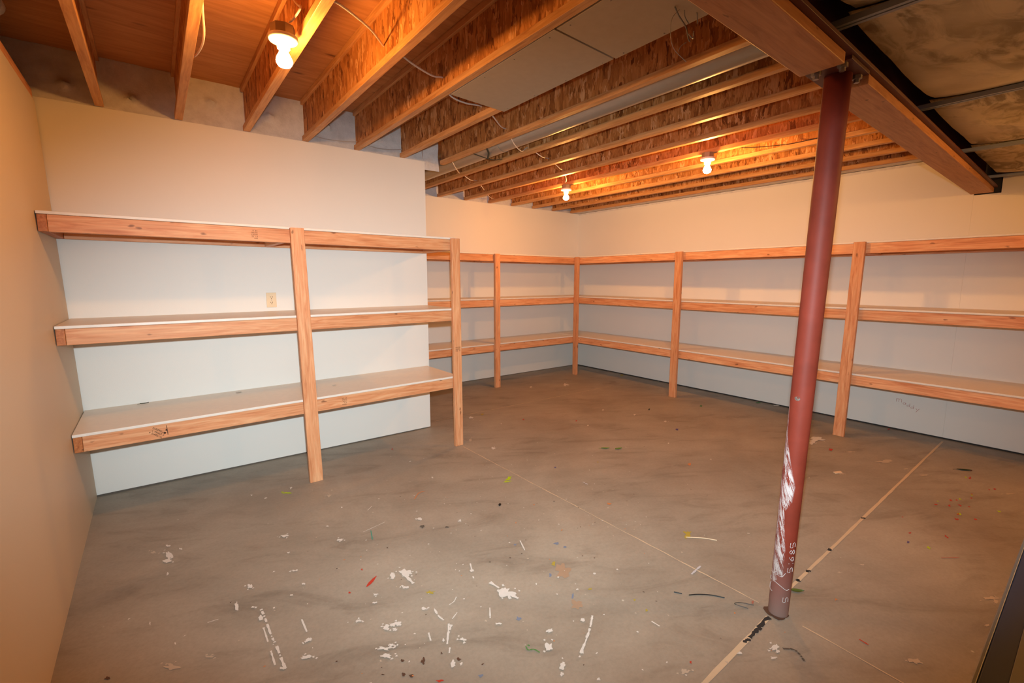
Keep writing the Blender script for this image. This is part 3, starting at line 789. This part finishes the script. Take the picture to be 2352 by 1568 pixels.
for ch, z0 in (('5',.217),('1',.246),('6',.268),('8',.299),('5',.331),('5',.078)):
    bm = bmesh.new()
    for st in GL[ch]:
        pts = []
        for gx, gy in st: pts.append(on_post((A0 if z0 > .1 else A0-.14)-(gy-.5)*.024/.0418, z0+gx*.020))
        add_tube(bm, pts, .0009, 5, 5)
    obj('chalk_digit', bm, 'chalk', t)
bm = bmesh.new()
for az in ([(112,.186),(144,.191),(165,.203)], [(166,.194),(196,.191),(207,.199),(216,.211)], [(160,.158),(182,.154),(201,.147),(220,.138),(234,.133),(250,.137)], [(112,.164),(113,.150),(133,.154)], [(112,.132),(113,.111),(135,.106),(150,.107)]):
    add_tube(bm, [on_post(math.radians(a), z) for a, z in az], .0011, 5, 5)
bm3 = bmesh.new(); bmesh.ops.create_circle(bm3, cap_ends=True, segments=9, radius=.011)
for v in bm3.verts: v.co = Vector(on_post(math.radians(177.4)+v.co.x/.0418, .972+v.co.y*.8, .0006))
obj('bare_spot', bm3, 'bolt', t)
obj('chalk_arc', bm, 'chalk', t)
# low stained ceiling with metal channels
SX = [-.04, 1.08, 2.28, 3.47, 4.68, 5.90]
PNOTE = {0:'stained insulation panel of the low ceiling, ending at the left wall', 1:'stained insulation panel of the low ceiling, left of the first metal channel', 2:'darkest stained insulation panel between the first two metal channels, beside the red post', 3:'yellowish insulation panel between the middle metal channels past the steel beam', 4:'pale insulation panel by the right wall, past the steel beam'}
def pillow(x0, x1, y0, y1, z):
    bm = bmesh.new(); nx, ny = 30, 40; g = []
    for j in range(ny+1):
        row = []
        for i in range(nx+1):
            u = i/nx; v = j/ny
            x = x0+(x1-x0)*u; y = y0+(y1-y0)*v
            ex = min(u, 1-u)*(x1-x0); ey = (1-v)*(y1-y0)
            dz = -.022*(1-math.exp(-max(0, ex-.02)/.06)) - .018*(1-math.exp(-ey/.10)) - .010*noise.fractal(Vector((x*2.2,y*2.2,z)),1,2,3)*min(1, max(0, ex-.02)/.05)
            row.append(bm.verts.new((x, y, z+.034+dz)))
        g.append(row)
    for j in range(ny):
        for i in range(nx): bm.faces.new((g[j][i], g[j][i+1], g[j+1][i+1], g[j+1][i]))
    return bm
for k in range(5):
    x0, x1 = SX[k]+.003, SX[k+1]-.003
    o = obj('insulation_panel', pillow(x0, x1, YN+.01, by(x0)-.082, 2.285), 'stained', loc=(x0, YN, 2.285), smooth=True)
    tag(o, PNOTE[k], 'insulation panel', 'stained panels of the low ceiling')
CN = ['hidden behind the left wall side', 'nearest the camera side', 'meeting the beam beside the red post', 'meeting the middle of the beam run', 'second from the right wall', 'along the top of the right wall']
for k, x in enumerate(SX[2:], 2):
    bm = bmesh.new(); y0, y1 = YN+.01, by(x)-.010
    w = .019
    for a, b, z0, z1 in ((-w,-.004,2.276,2.288), (.004,w,2.276,2.288), (-w,w,2.288,2.296)): add_box(bm, x+a, x+b, y0, y1, z0, z1)
    tag(obj('metal_channel', bm, 'galv_dull'), 'grey metal channel under the stained low ceiling, %s' % CN[k], 'metal channel', 'metal channels of the low ceiling')

# ------------------------------------------------------------------ lamps
def lamp(x, y, z, lab, bm_):
    t = thing('bulb_lamp', lab, 'lamp', (x, y, z), 'bare bulb lamps on the joists')
    obj('lamp_holder', lathe([(.012,-.040),(.026,-.038),(.028,-.012),(.056,-.008),(.060,0),(.060,.010),(.050,.014)], (x,y,z), 32), 'porcelain', t, smooth=True)
    obj('junction_box', lathe([(.050,.0145),(.050,.052),(.047,.054)], (x,y,z), 8), 'steel_box', t)
    prof = [(a, -.0385+(b+.0385)*.86) for a, b in [(.001,-.127),(.012,-.1258),(.022,-.121),(.029,-.113),(.033,-.102),(.0335,-.094),(.0315,-.084),(.027,-.073),(.0215,-.062),(.0180,-.052),(.0165,-.0385)]]
    obj('bulb', lathe(prof, (x,y,z), 24), bm_, t, smooth=True)
    return t
L1 = lamp(.940, -1.680, 2.478, 'glowing bare bulb on a white holder beside the third joist above the long shelf', 'bulb_near')
lamp(4.235, -.04, 2.464, 'glowing bare bulb under the eleventh joist, nearer the corner shelves', 'bulb_far')
lamp(4.235, -1.755, 2.464, 'glowing bare bulb under the eleventh joist, nearer the red post', 'bulb_far')

lamp(4.05, -4.62, 2.222, 'bare bulb lamp fixed under the low stained ceiling panels', 'bulb_low')

# ------------------------------------------------------------------ cables
tag(obj('cable', tube([(1.012,-1.95,2.60),(1.045,-1.96,2.56),(1.12,-1.93,2.563),(1.30,-1.76,2.60),(1.45,-1.58,2.626),(1.50,-1.62,2.60),(1.60,-1.60,2.575),(1.75,-1.52,2.585),(1.86,-1.46,2.615),(1.93,-1.40,2.56),(2.08,-1.335,2.565),(2.27,-1.27,2.60),(2.36,-1.24,2.57),(2.55,-1.08,2.575),(2.67,-.99,2.60)], .0048, 8, 6), 'cable'),
    'long white cable passing through the joist webs from the bulb by the long shelf', 'cable')
tag(obj('cable', tube([(.98,-1.45,2.79),(.985,-1.60,2.72),(.990,-1.74,2.61),(.988,-1.80,2.575),(.980,-1.78,2.555),(.972,-1.72,2.55),(.967,-1.69,2.553)], .0045), 'cable'), 'white cable looping down into the lamp box on the third joist', 'cable')
tag(obj('cable', tube([(.672,-1.50,2.70),(.675,-1.44,2.60),(.682,-1.36,2.548),(.682,-1.22,2.545),(.674,-1.02,2.575),(.668,-.86,2.62),(.665,-.6,2.68)], .0048), 'cable'), 'white cable looped along the side of the second joist', 'cable')
tag(obj('cable', tube([(2.70,-.10,2.545),(2.80,.0,2.512),(2.95,.18,2.515),(3.07,.36,2.57),(3.25,.45,2.53),(3.48,.65,2.575),(3.68,.82,2.535),(3.89,1.10,2.582),(4.05,1.22,2.535),(4.29,1.46,2.566)], .004), 'cable'), 'thin white cable through the joist webs near the rear wall', 'cable')
tag(obj('cable', tube([(2.70,-1.00,2.545),(2.80,-.93,2.515),(2.95,-.83,2.515),(3.08,-.76,2.58),(3.25,-.74,2.535),(3.48,-.585,2.58),(3.70,-.50,2.54),(3.89,-.35,2.575),(4.08,-.20,2.535),(4.20,-.06,2.535)], .004), 'cable'), 'thin white cable under the round duct toward the far bulb', 'cable')
tag(obj('cable', tube([(4.28,-1.80,2.57),(4.45,-2.0,2.545),(4.62,-2.25,2.55),(4.69,-2.5,2.57)], .003), 'dark_wire'), 'thin dark cable sagging beside the bulb nearer the red post', 'cable')
tag(obj('wire', tube([(1.46,-.01,2.575),(1.60,-.015,2.560),(1.75,-.015,2.567),(1.86,-.012,2.584)], .0022), 'wire'), 'thin wire across the white insulation between fourth and fifth joists', 'wire')
tag(obj('wire', tube([(1.90,-.01,2.578),(2.02,-.018,2.560),(2.14,-.015,2.568),(2.25,-.012,2.588)], .0022), 'wire'), 'thin wire across the white insulation between fifth and sixth joists', 'wire')
t = thing('hanging_wires', 'tangled thin wires hanging below the grey panel near the steel beam', 'wires', (2.10,-2.86,2.506))
HW = [[(2.11,-2.83,2.505),(2.155,-2.82,2.49),(2.205,-2.82,2.465),(2.225,-2.82,2.43),(2.238,-2.82,2.42)],
      [(2.215,-2.86,2.505),(2.235,-2.85,2.50),(2.255,-2.84,2.485)],
      [(2.14,-2.83,2.505),(2.108,-2.82,2.465),(2.104,-2.82,2.405),(2.131,-2.82,2.361),(2.219,-2.82,2.337)],
      [(2.228,-2.82,2.445),(2.258,-2.82,2.438),(2.262,-2.82,2.465)], [(2.213,-2.82,2.41),(2.178,-2.82,2.386),(2.161,-2.82,2.361)], [(2.16,-2.84,2.505),(2.18,-2.83,2.492),(2.208,-2.83,2.475)]]
for k, h in enumerate(HW): obj('wire', tube(h, (.0032, .0024, .0013, .0028, .0012, .0018)[k], 6), 'wire_grey' if k in (0,1,5) else 'wire', t)
# pale pipe in the dark bay over the left wall
t = thing('pale_pipe', 'pale round pipe end in the dark bay above the left wall', 'pipe', (-.10,-.72,2.66))
obj('pipe', tube([(-.12,-1.6,2.70),(-.085,-.86,2.70),(-.08,-.70,2.70)], .042, 20, 3), 'pale_pipe', t, smooth=True)
obj('hub', tube([(-.0822,-.78,2.70),(-.08,-.70,2.70)], .047, 20, 0), 'pale_pipe', t, smooth=True)

# ------------------------------------------------------------------ shelving
H = .089; TB = .016
def stamp_lines(bm, org, u, v, rows, length, hgt, n):
    # rows of tiny printed letters: small vertical / slanted ticks
    for r in range(rows):
        for k in range(n):
            if random.random() < .12: continue
            c = org + u*(length*(k+.1)/n) - v*(r*hgt*1.6)
            w = u*(length/n*.62); h = v*hgt
            kind_ = random.choice('HOEL')
            segs = {'H': [(0,0,.28,1),(.72,0,1,1),(0,.4,1,.65)], 'O': [(0,0,.26,1),(.74,0,1,1),(0,0,1,.22),(0,.78,1,1)], 'E': [(0,0,.28,1),(0,0,1,.2),(0,.4,.8,.6),(0,.8,1,1)], 'L': [(0,0,.28,1),(0,0,1,.24)]}[kind_]
            for a, b, c2, d in segs:
                q = [c+w*a+h*b, c+w*c2+h*b, c+w*c2+h*d, c+w*a+h*d]
                bm.faces.new([bm.verts.new(p) for p in q])
# --- long shelf unit on the left
t = thing('shelving_unit', 'built-in three tier pine shelving with white boards against the left wall, outlet behind it', 'shelving', (1.2,-.3,0))
YF = -.582
TOPS = [(1.797,1.793),(1.199,1.207),(.597,.622)]
def leanx(z): return -.0243*z
post_y = YF-.0385
for li, (za, zb) in enumerate(TOPS):
    xa = leanx(za)+.004; xb = 2.452
    def zz(x): return za+(zb-za)*(x-xa)/(2.4-xa)
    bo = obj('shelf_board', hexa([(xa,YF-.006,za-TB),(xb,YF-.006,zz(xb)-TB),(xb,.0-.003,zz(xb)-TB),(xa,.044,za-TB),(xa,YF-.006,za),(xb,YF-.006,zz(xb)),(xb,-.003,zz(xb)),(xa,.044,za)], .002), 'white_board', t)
    xr = xa+.040
    obj('front_rail', rail_x(xr, 2.462, YF, .038, zz(xr)-TB-.0005, zz(2.462)-TB-.0005, H), 'pine_x', t)
    obj('side_cleat', hexa([(xa+.002,YF,za-TB-H),(xa+.039,YF,za-TB-H),(xa+.039,.0,za-TB-H),(xa+.002,.0,za-TB-H),(xa+.002,YF,za-TB-.0005),(xa+.039,YF,za-TB-.0005),(xa+.039,.0,za-TB-.0005),(xa+.002,.0,za-TB-.0005)], .002), 'cleat', t, label='darker end of the side cleat on the left wall')
    obj('back_cleat', hexa([(xr,-.036,zz(xr)-TB-H),(2.45,-.042,zz(2.45)-TB-H),(2.45,-.004,zz(2.45)-TB-H),(xr,.002,zz(xr)-TB-H),(xr,-.036,zz(xr)-TB-.0005),(2.45,-.042,zz(2.45)-TB-.0005),(2.45,-.004,zz(2.45)-TB-.0005),(xr,.002,zz(xr)-TB-.0005)], .002), 'pine_x', t)
    for xs in (1.10, 2.41):
        obj('cross_brace', box(xs, xs+.038, YF+.039, -.045, zz(xs)-TB-H, zz(xs)-TB-.001, .002), 'pine_y', t)
obj('post', hexa([(1.191,post_y,0),(1.280,post_y,0),(1.280,YF-.0065,0),(1.191,YF-.0065,0),(1.158,post_y,1.788),(1.244,post_y,1.789),(1.244,YF-.0065,1.789),(1.158,YF-.0065,1.788)], .003), 'pine_z', t)
obj('post', hexa([(2.394,post_y,0),(2.472,post_y,0),(2.472,YF-.0065,0),(2.394,YF-.0065,0),(2.383,post_y,1.786),(2.462,post_y,1.786),(2.462,YF-.0065,1.786),(2.383,YF-.0065,1.786)], .005), 'pine_z', t)
bm = bmesh.new(); ca = math.radians(-38)
ux = Vector((math.cos(ca),0,math.sin(ca))); vx = Vector((-math.sin(ca),0,math.cos(ca)))
stamp_lines(bm, Vector((.338,YF-.0012,.567)), ux, vx, 3, .075, .0095, 11)
for a, b in (((.405,.573),(.408,.515)),): 
    bm.faces.new([bm.verts.new(p) for p in ((a[0],YF-.0012,a[1]),(a[0]+.003,YF-.0012,a[1]),(b[0]+.003,YF-.0012,b[1]),(b[0],YF-.0012,b[1]))])
bmesh.ops.create_circle(bm, cap_ends=True, segments=10, radius=.006, matrix=Matrix.Translation((.395,YF-.0013,.528)) @ Matrix.Rotation(math.pi/2,4,'X'))
bmesh.ops.create_circle(bm, cap_ends=True, segments=10, radius=.005, matrix=Matrix.Translation((.404,YF-.0013,.545)) @ Matrix.Rotation(math.pi/2,4,'X'))
obj('grade_stamp', bm, 'stamp', t, label='slanting dark ink grade stamp')
for (x, z) in ((.935,1.765),(1.452,.583)):
    bm = bmesh.new()
    stamp_lines(bm, Vector((x,YF-.0012,z-.012)), Vector((1,0,0)), Vector((0,0,1)), 5, .036, .0075, 5)
    obj('grade_stamp', bm, 'stamp_faint', t, label='small square ink grade stamp')
bm = bmesh.new()
stamp_lines(bm, Vector((2.405,post_y-.0012,.87)), Vector((1,0,0)), Vector((0,0,1)), 3, .05, .009, 4)
obj('grade_stamp', bm, 'stamp_faint', t, label='faint ink grade stamp')

# --- rear wall unit
YR = 1.020
t = thing('shelving_unit', 'pine shelving with white boards along the recessed rear wall, partly behind the long shelf', 'shelving', (4.0,1.3,0))
for za in (1.79, 1.201, .597):
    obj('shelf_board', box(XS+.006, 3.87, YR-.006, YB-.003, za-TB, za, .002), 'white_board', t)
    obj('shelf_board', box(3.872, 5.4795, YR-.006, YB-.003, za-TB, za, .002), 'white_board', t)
    obj('front_rail', box(XS+.006, 5.484, YR, YR+.038, za-TB-H, za-TB-.0005, .003), 'pine_x', t)
    obj('back_cleat', box(XS+.006, 5.98, YB-.042, YB-.003, za-TB-H, za-TB-.0005, .002), 'pine_x', t)
    obj('cross_brace', box(3.99, 4.028, YR+.039, YB-.043, za-TB-H, za-TB-.001, .002), 'pine_y', t)
obj('post', box(3.965, 4.045, YR-.0385-.006, YR-.0065, 0, 1.782, .003), 'pine_z', t)
# --- right wall unit
def fx(y): return 5.487 - .0125*(1.0-y)
t = thing('shelving_unit', 'long pine shelving with white boards along the right wall, behind the red steel post', 'shelving', (5.8,-1.5,0))
YE = -4.6
def rail_y(ya, yb, dx, w, zt, h, bev=.003):
    return hexa([(fx(ya)+dx,ya,zt-h),(fx(ya)+dx+w,ya,zt-h),(fx(yb)+dx+w,yb,zt-h),(fx(yb)+dx,yb,zt-h),(fx(ya)+dx,ya,zt),(fx(ya)+dx+w,ya,zt),(fx(yb)+dx+w,yb,zt),(fx(yb)+dx,yb,zt)], bev)
def board_y(ya, yb, zt):
    return hexa([(fx(ya)-.006,ya,zt-TB),(XC-.003,ya,zt-TB),(XC-.003,yb,zt-TB),(fx(yb)-.006,yb,zt-TB),(fx(ya)-.006,ya,zt),(XC-.003,ya,zt),(XC-.003,yb,zt),(fx(yb)-.006,yb,zt)], .002)
for za in (1.79, 1.201, .600):
    for ya, yb in ((-.16, YB-.004), (-2.588, -.162), (YE, -2.592)):
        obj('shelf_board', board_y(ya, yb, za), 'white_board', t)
    obj('front_rail', rail_y(YE, 1.018, 0, .038, za-TB-.0005, H), 'pine_y', t)
    obj('back_cleat', box(XC-.042, XC-.003, YE, YB-.044, za-TB-H, za-TB-.0005, .002), 'pine_y', t)
    for yy in (-.75, -2.55):
        obj('cross_brace', box(fx(yy)+.040, XC-.043, yy-.019, yy+.019, za-TB-H, za-TB-.001, .002), 'pine_x', t)
def post_y_(y0, y1, x):
    return box(x-.0385-.006, x-.0065, y0, y1, 0, 1.783, .003)
obj('post', post_y_(.935, 1.012, 5.490), 'pine_z', t)
obj('post', post_y_(-.796, -.706, fx(-.75)), 'pine_z', t)
obj('post', hexa([(5.392,-2.588,0),(5.428,-2.588,0),(5.428,-2.500,0),(5.392,-2.500,0),(fx(-2.5)-.0445,-2.605,1.785),(fx(-2.5)-.0065,-2.605,1.785),(fx(-2.5)-.0065,-2.517,1.785),(fx(-2.5)-.0445,-2.517,1.785)], .003), 'pine_z', t)
obj('post', post_y_(-4.5, -4.41, fx(-4.45)), 'pine_z', t)

for o in list(COL.objects):                       # boards: warm light tinted into faces, flash-facing front edge kept whiter
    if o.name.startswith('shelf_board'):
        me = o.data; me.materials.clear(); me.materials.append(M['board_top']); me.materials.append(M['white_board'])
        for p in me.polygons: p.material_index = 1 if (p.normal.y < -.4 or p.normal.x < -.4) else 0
# ------------------------------------------------------------------ wall outlet, pencil word
t = thing('wall_outlet', 'almond duplex wall outlet above the middle shelf of the long shelving', 'outlet', (1.132,.02,1.288))
yo = .0172
obj('cover_plate', box(1.097, 1.167, yo-.007, yo-.0005, 1.231, 1.345, .002), 'almond', t)
for zc in (1.309, 1.267):
    bm = bmesh.new(); vs = []
    for k in range(24):
        a = 2*math.pi*k/24; vs.append((1.132+.0165*math.cos(a), max(-.0135, min(.0135, .0172*math.sin(a)))+zc))
    A = [bm.verts.new((x, yo-.0085, z)) for x, z in vs]; Bq = [bm.verts.new((x, yo-.006, z)) for x, z in vs]
    bm.faces.new(A)
    for k in range(24): bm.faces.new((A[k], A[(k+1)%24], Bq[(k+1)%24], Bq[k]))
    rc = obj('receptacle', bm, 'almond', t)
    bm = bmesh.new()
    for dx, hh in ((-.0065,.004),(.0065,.005)): add_box(bm, 1.132+dx-.0016, 1.132+dx+.0016, yo-.0090, yo-.0084, zc+.003-hh, zc+.003+hh)
    bmesh.ops.create_circle(bm, cap_ends=True, segments=10, radius=.003, matrix=Matrix.Translation((1.132, yo-.0090, zc-.008)) @ Matrix.Rotation(math.pi/2,4,'X'))
    obj('slots', bm, 'slot', rc)
obj('screw', lathe([(.003,-.001),(.003,0)], (0,0,0), 10), 'bolt', t)
sc = t.children[-1]; sc.location = Vector((1.132, yo-.0078, 1.288))-t.location; sc.rotation_euler = (math.pi/2,0,0)
for v in sc.data.vertices: v.co += t.location
bm = bmesh.new()
W = [('m', -2.80, .278, .040), ('a', -2.852, .262, .022), ('d', -2.882, .246, .024), ('d', -2.912, .234, .024), ('y', -2.950, .222, .026)]
for ch, y0, z0, w in W:
    for st in GL[ch]: add_tube(bm, [(XC-.0005, y0-gx*w, z0+gy*w*.9) for gx, gy in st], .0012, 5, 4)
o = obj('pencil_word', bm, 'red_pencil', bpy.data.objects['wall_right'])

# ------------------------------------------------------------------ loose things
def leaf_bm(c, ang, L, W, z, lift=.006):
    bm = bmesh.new(); n = 12; rows = []
    for i in range(n+1):
        u = i/n; w = W*math.sin(math.pi*u)**.8*(1-.25*u)
        row = []
        for s in (-1, -.5, 0, .5, 1):
            x = (u-.5)*L; y = s*w*.5
            zz = z + lift*(abs(s)*.7 + (u-.5)**2*2)
            row.append(bm.verts.new((c[0]+x*math.cos(ang)-y*math.sin(ang), c[1]+x*math.sin(ang)+y*math.cos(ang), zz)))
        rows.append(row)
    for A, Bq in zip(rows, rows[1:]):
        for k in range(4): bm.faces.new((A[k], A[k+1], Bq[k+1], Bq[k]))
    return bm
def leafthing(label, c, ang, L, W, mat, z=.002, twin=None):
    t = thing('leaf', label, 'leaf', (c[0], c[1], z))
    bm = leaf_bm(c, ang, L, W, z); obj('blade', bm, mat, t, smooth=True)
    if twin: obj('blade', leaf_bm((c[0]+twin[0], c[1]+twin[1]), ang+twin[2], L, W, z), mat, t, smooth=True)
    p = Vector((c[0]-math.cos(ang)*L*.5, c[1]-math.sin(ang)*L*.5, z+.003))
    obj('stalk', tube([p+Vector((math.cos(ang),math.sin(ang),0))*L*.9, p, p-Vector((math.cos(ang+.3),math.sin(ang+.3),0))*L*.3], .0012, 5), mat, t)
leafthing('single olive green leaf on the floor beside the foot of the red post', (2.690,-3.232), -.75, .066, .030, 'leaf')
leafthing('green leaf pair with dark stalk lying mid floor before the corner shelves', (3.40,-1.44), -.6, .075, .035, 'leaf_fresh', twin=(.085,-.075,.4))
leafthing('dark green curled leaf on the floor near the right wall', (5.243,-3.428), -.9, .10, .036, 'leaf_dark')
leafthing('small dark leaf at the back of the low board of the long shelving', (.298,-.012), .2, .05, .012, 'leaf_dark', z=.602)
leafthing('small dark green leaf scrap on the floor before the right wall shelves', (4.72,-.93), .5, .045, .02, 'leaf_dark')
tag(obj('wire_offcut', tube([(2.262,-2.94,.003),(2.30,-2.965,.004),(2.345,-3.005,.003),(2.375,-3.05,.003)], .0022, 6), 'black'), 'longer black wire offcut on the floor near the red post', 'wire offcut', 'wire offcuts on the floor')
tag(obj('wire_offcut', tube([(2.225,-2.885,.003),(2.245,-2.915,.003)], .0022, 6), 'black'), 'short black wire offcut on the floor near the red post', 'wire offcut', 'wire offcuts on the floor')
tag(obj('wire_offcut', tube([(2.39,-3.15,.003),(2.37,-3.10,.004),(2.40,-3.11,.003),(2.43,-3.155,.004)], .0015, 6), 'dark_wire'), 'thin bent wire offcut touching the foot of the red post', 'wire offcut', 'wire offcuts on the floor')
tag(obj('thin_stick', tube([(2.690,-2.655,.003),(2.76,-2.72,.003),(2.80,-2.78,.003)], .0026, 6), 'chip'), 'thin white stick on the floor beside a yellow smear', 'stick')
bm = hexa([(4.375,-2.85,.001),(4.44,-2.875,.001),(4.455,-2.855,.001),(4.39,-2.83,.001),(4.375,-2.85,.007),(4.44,-2.875,.005),(4.455,-2.855,.006),(4.39,-2.83,.008)], .001)
tag(obj('wood_chip', bm, 'chip'), 'pale flat wood chip on the floor between red post and right wall', 'wood chip')
bm = bmesh.new(); bmesh.ops.create_icosphere(bm, subdivisions=2, radius=1, matrix=Matrix.Translation((2.077,-1.707,.005)) @ Matrix.Rotation(.8,4,'Z') @ Matrix.Diagonal((.017,.009,.005,1)))
tag(obj('pebble', bm, 'black', smooth=True), 'small black oval bit on the open floor in front of the long shelving', 'pebble')
def scrap(c, z, s, lab, seed):
    bm = bmesh.new(); n = 5; g = []
    for j in range(n):
        row = []
        for i in range(n):
            x = (i/(n-1)-.5)*s*2; y = (j/(n-1)-.5)*s*1.4
            row.append(bm.verts.new((c[0]+x, c[1]+y, z+.003+.006*abs(noise.noise(Vector((x*60+seed, y*60, seed)))))))
        g.append(row)
    for j in range(n-1):
        for i in range(n-1): bm.faces.new((g[j][i], g[j][i+1], g[j+1][i+1], g[j+1][i]))
    tag(obj('paper_scrap', bm, 'paint_w'), lab, 'paper scrap', 'scraps on the shelf boards')
scrap((1.488,-.287), .613, .016, 'crumpled white paper scrap on the low board of the long shelving', 3)
scrap((.855,-.06), .606, .018, 'pale paper scrap at the back of the low board, near the small dark leaf', 8)

# ------------------------------------------------------------------ dark topped table beside the photographer
t = thing('work_table', 'dark slate topped table with pale edge trim at the lower right corner', 'table', (1.6,-4.2,0))
ZT_ = .90
obj('table_top', box(1.0, 2.3, -4.5, -3.9405, ZT_-.03, ZT_, .002), 'slate', t)
obj('edge_trim', box(.999, 2.301, -3.9405, -3.9355, ZT_-.03, ZT_+.001, .001), 'trim_grey', t)
obj('inlay_strip', box(1.01, 2.29, -3.985, -3.968, ZT_-.002, ZT_+.002, .0005), 'trim_grey', t)
for x in (1.04, 2.22):
    for y in (-4.46, -3.99): obj('leg', box(x, x+.035, y, y+.035, 0, ZT_-.031, .002), 'slate', t)

# ------------------------------------------------------------------ lights
fl = bpy.data.lights.new('camera_flash', 'SPOT'); fo = bpy.data.objects.new('camera_flash', fl); COL.objects.link(fo)
fl.energy = FLASH_E; fl.color = FLASH_C; fl.spot_size = math.radians(FLASH_A); fl.spot_blend = 1.0; fl.shadow_soft_size = .022
pos = Vector((.40721,-4.00223,1.44907)) + u_*.125 + r_*.02 + f_*.02
aim = f_ + u_*FLASH_UP
q = aim.to_track_quat('-Z', 'Y'); fo.rotation_euler = q.to_euler(); fo.location = pos; fo.scale = (FLASH_W, 1, 1)
w = bpy.data.worlds.new('world'); scene.world = w; w.use_nodes = True
w.node_tree.nodes['Background'].inputs[0].default_value = (.5,.4,.3,1); w.node_tree.nodes['Background'].inputs[1].default_value = .01
scene.cycles.max_bounces = 8; scene.cycles.diffuse_bounces = 5; scene.cycles.sample_clamp_indirect = 4.0
scene.cycles.use_denoising = True
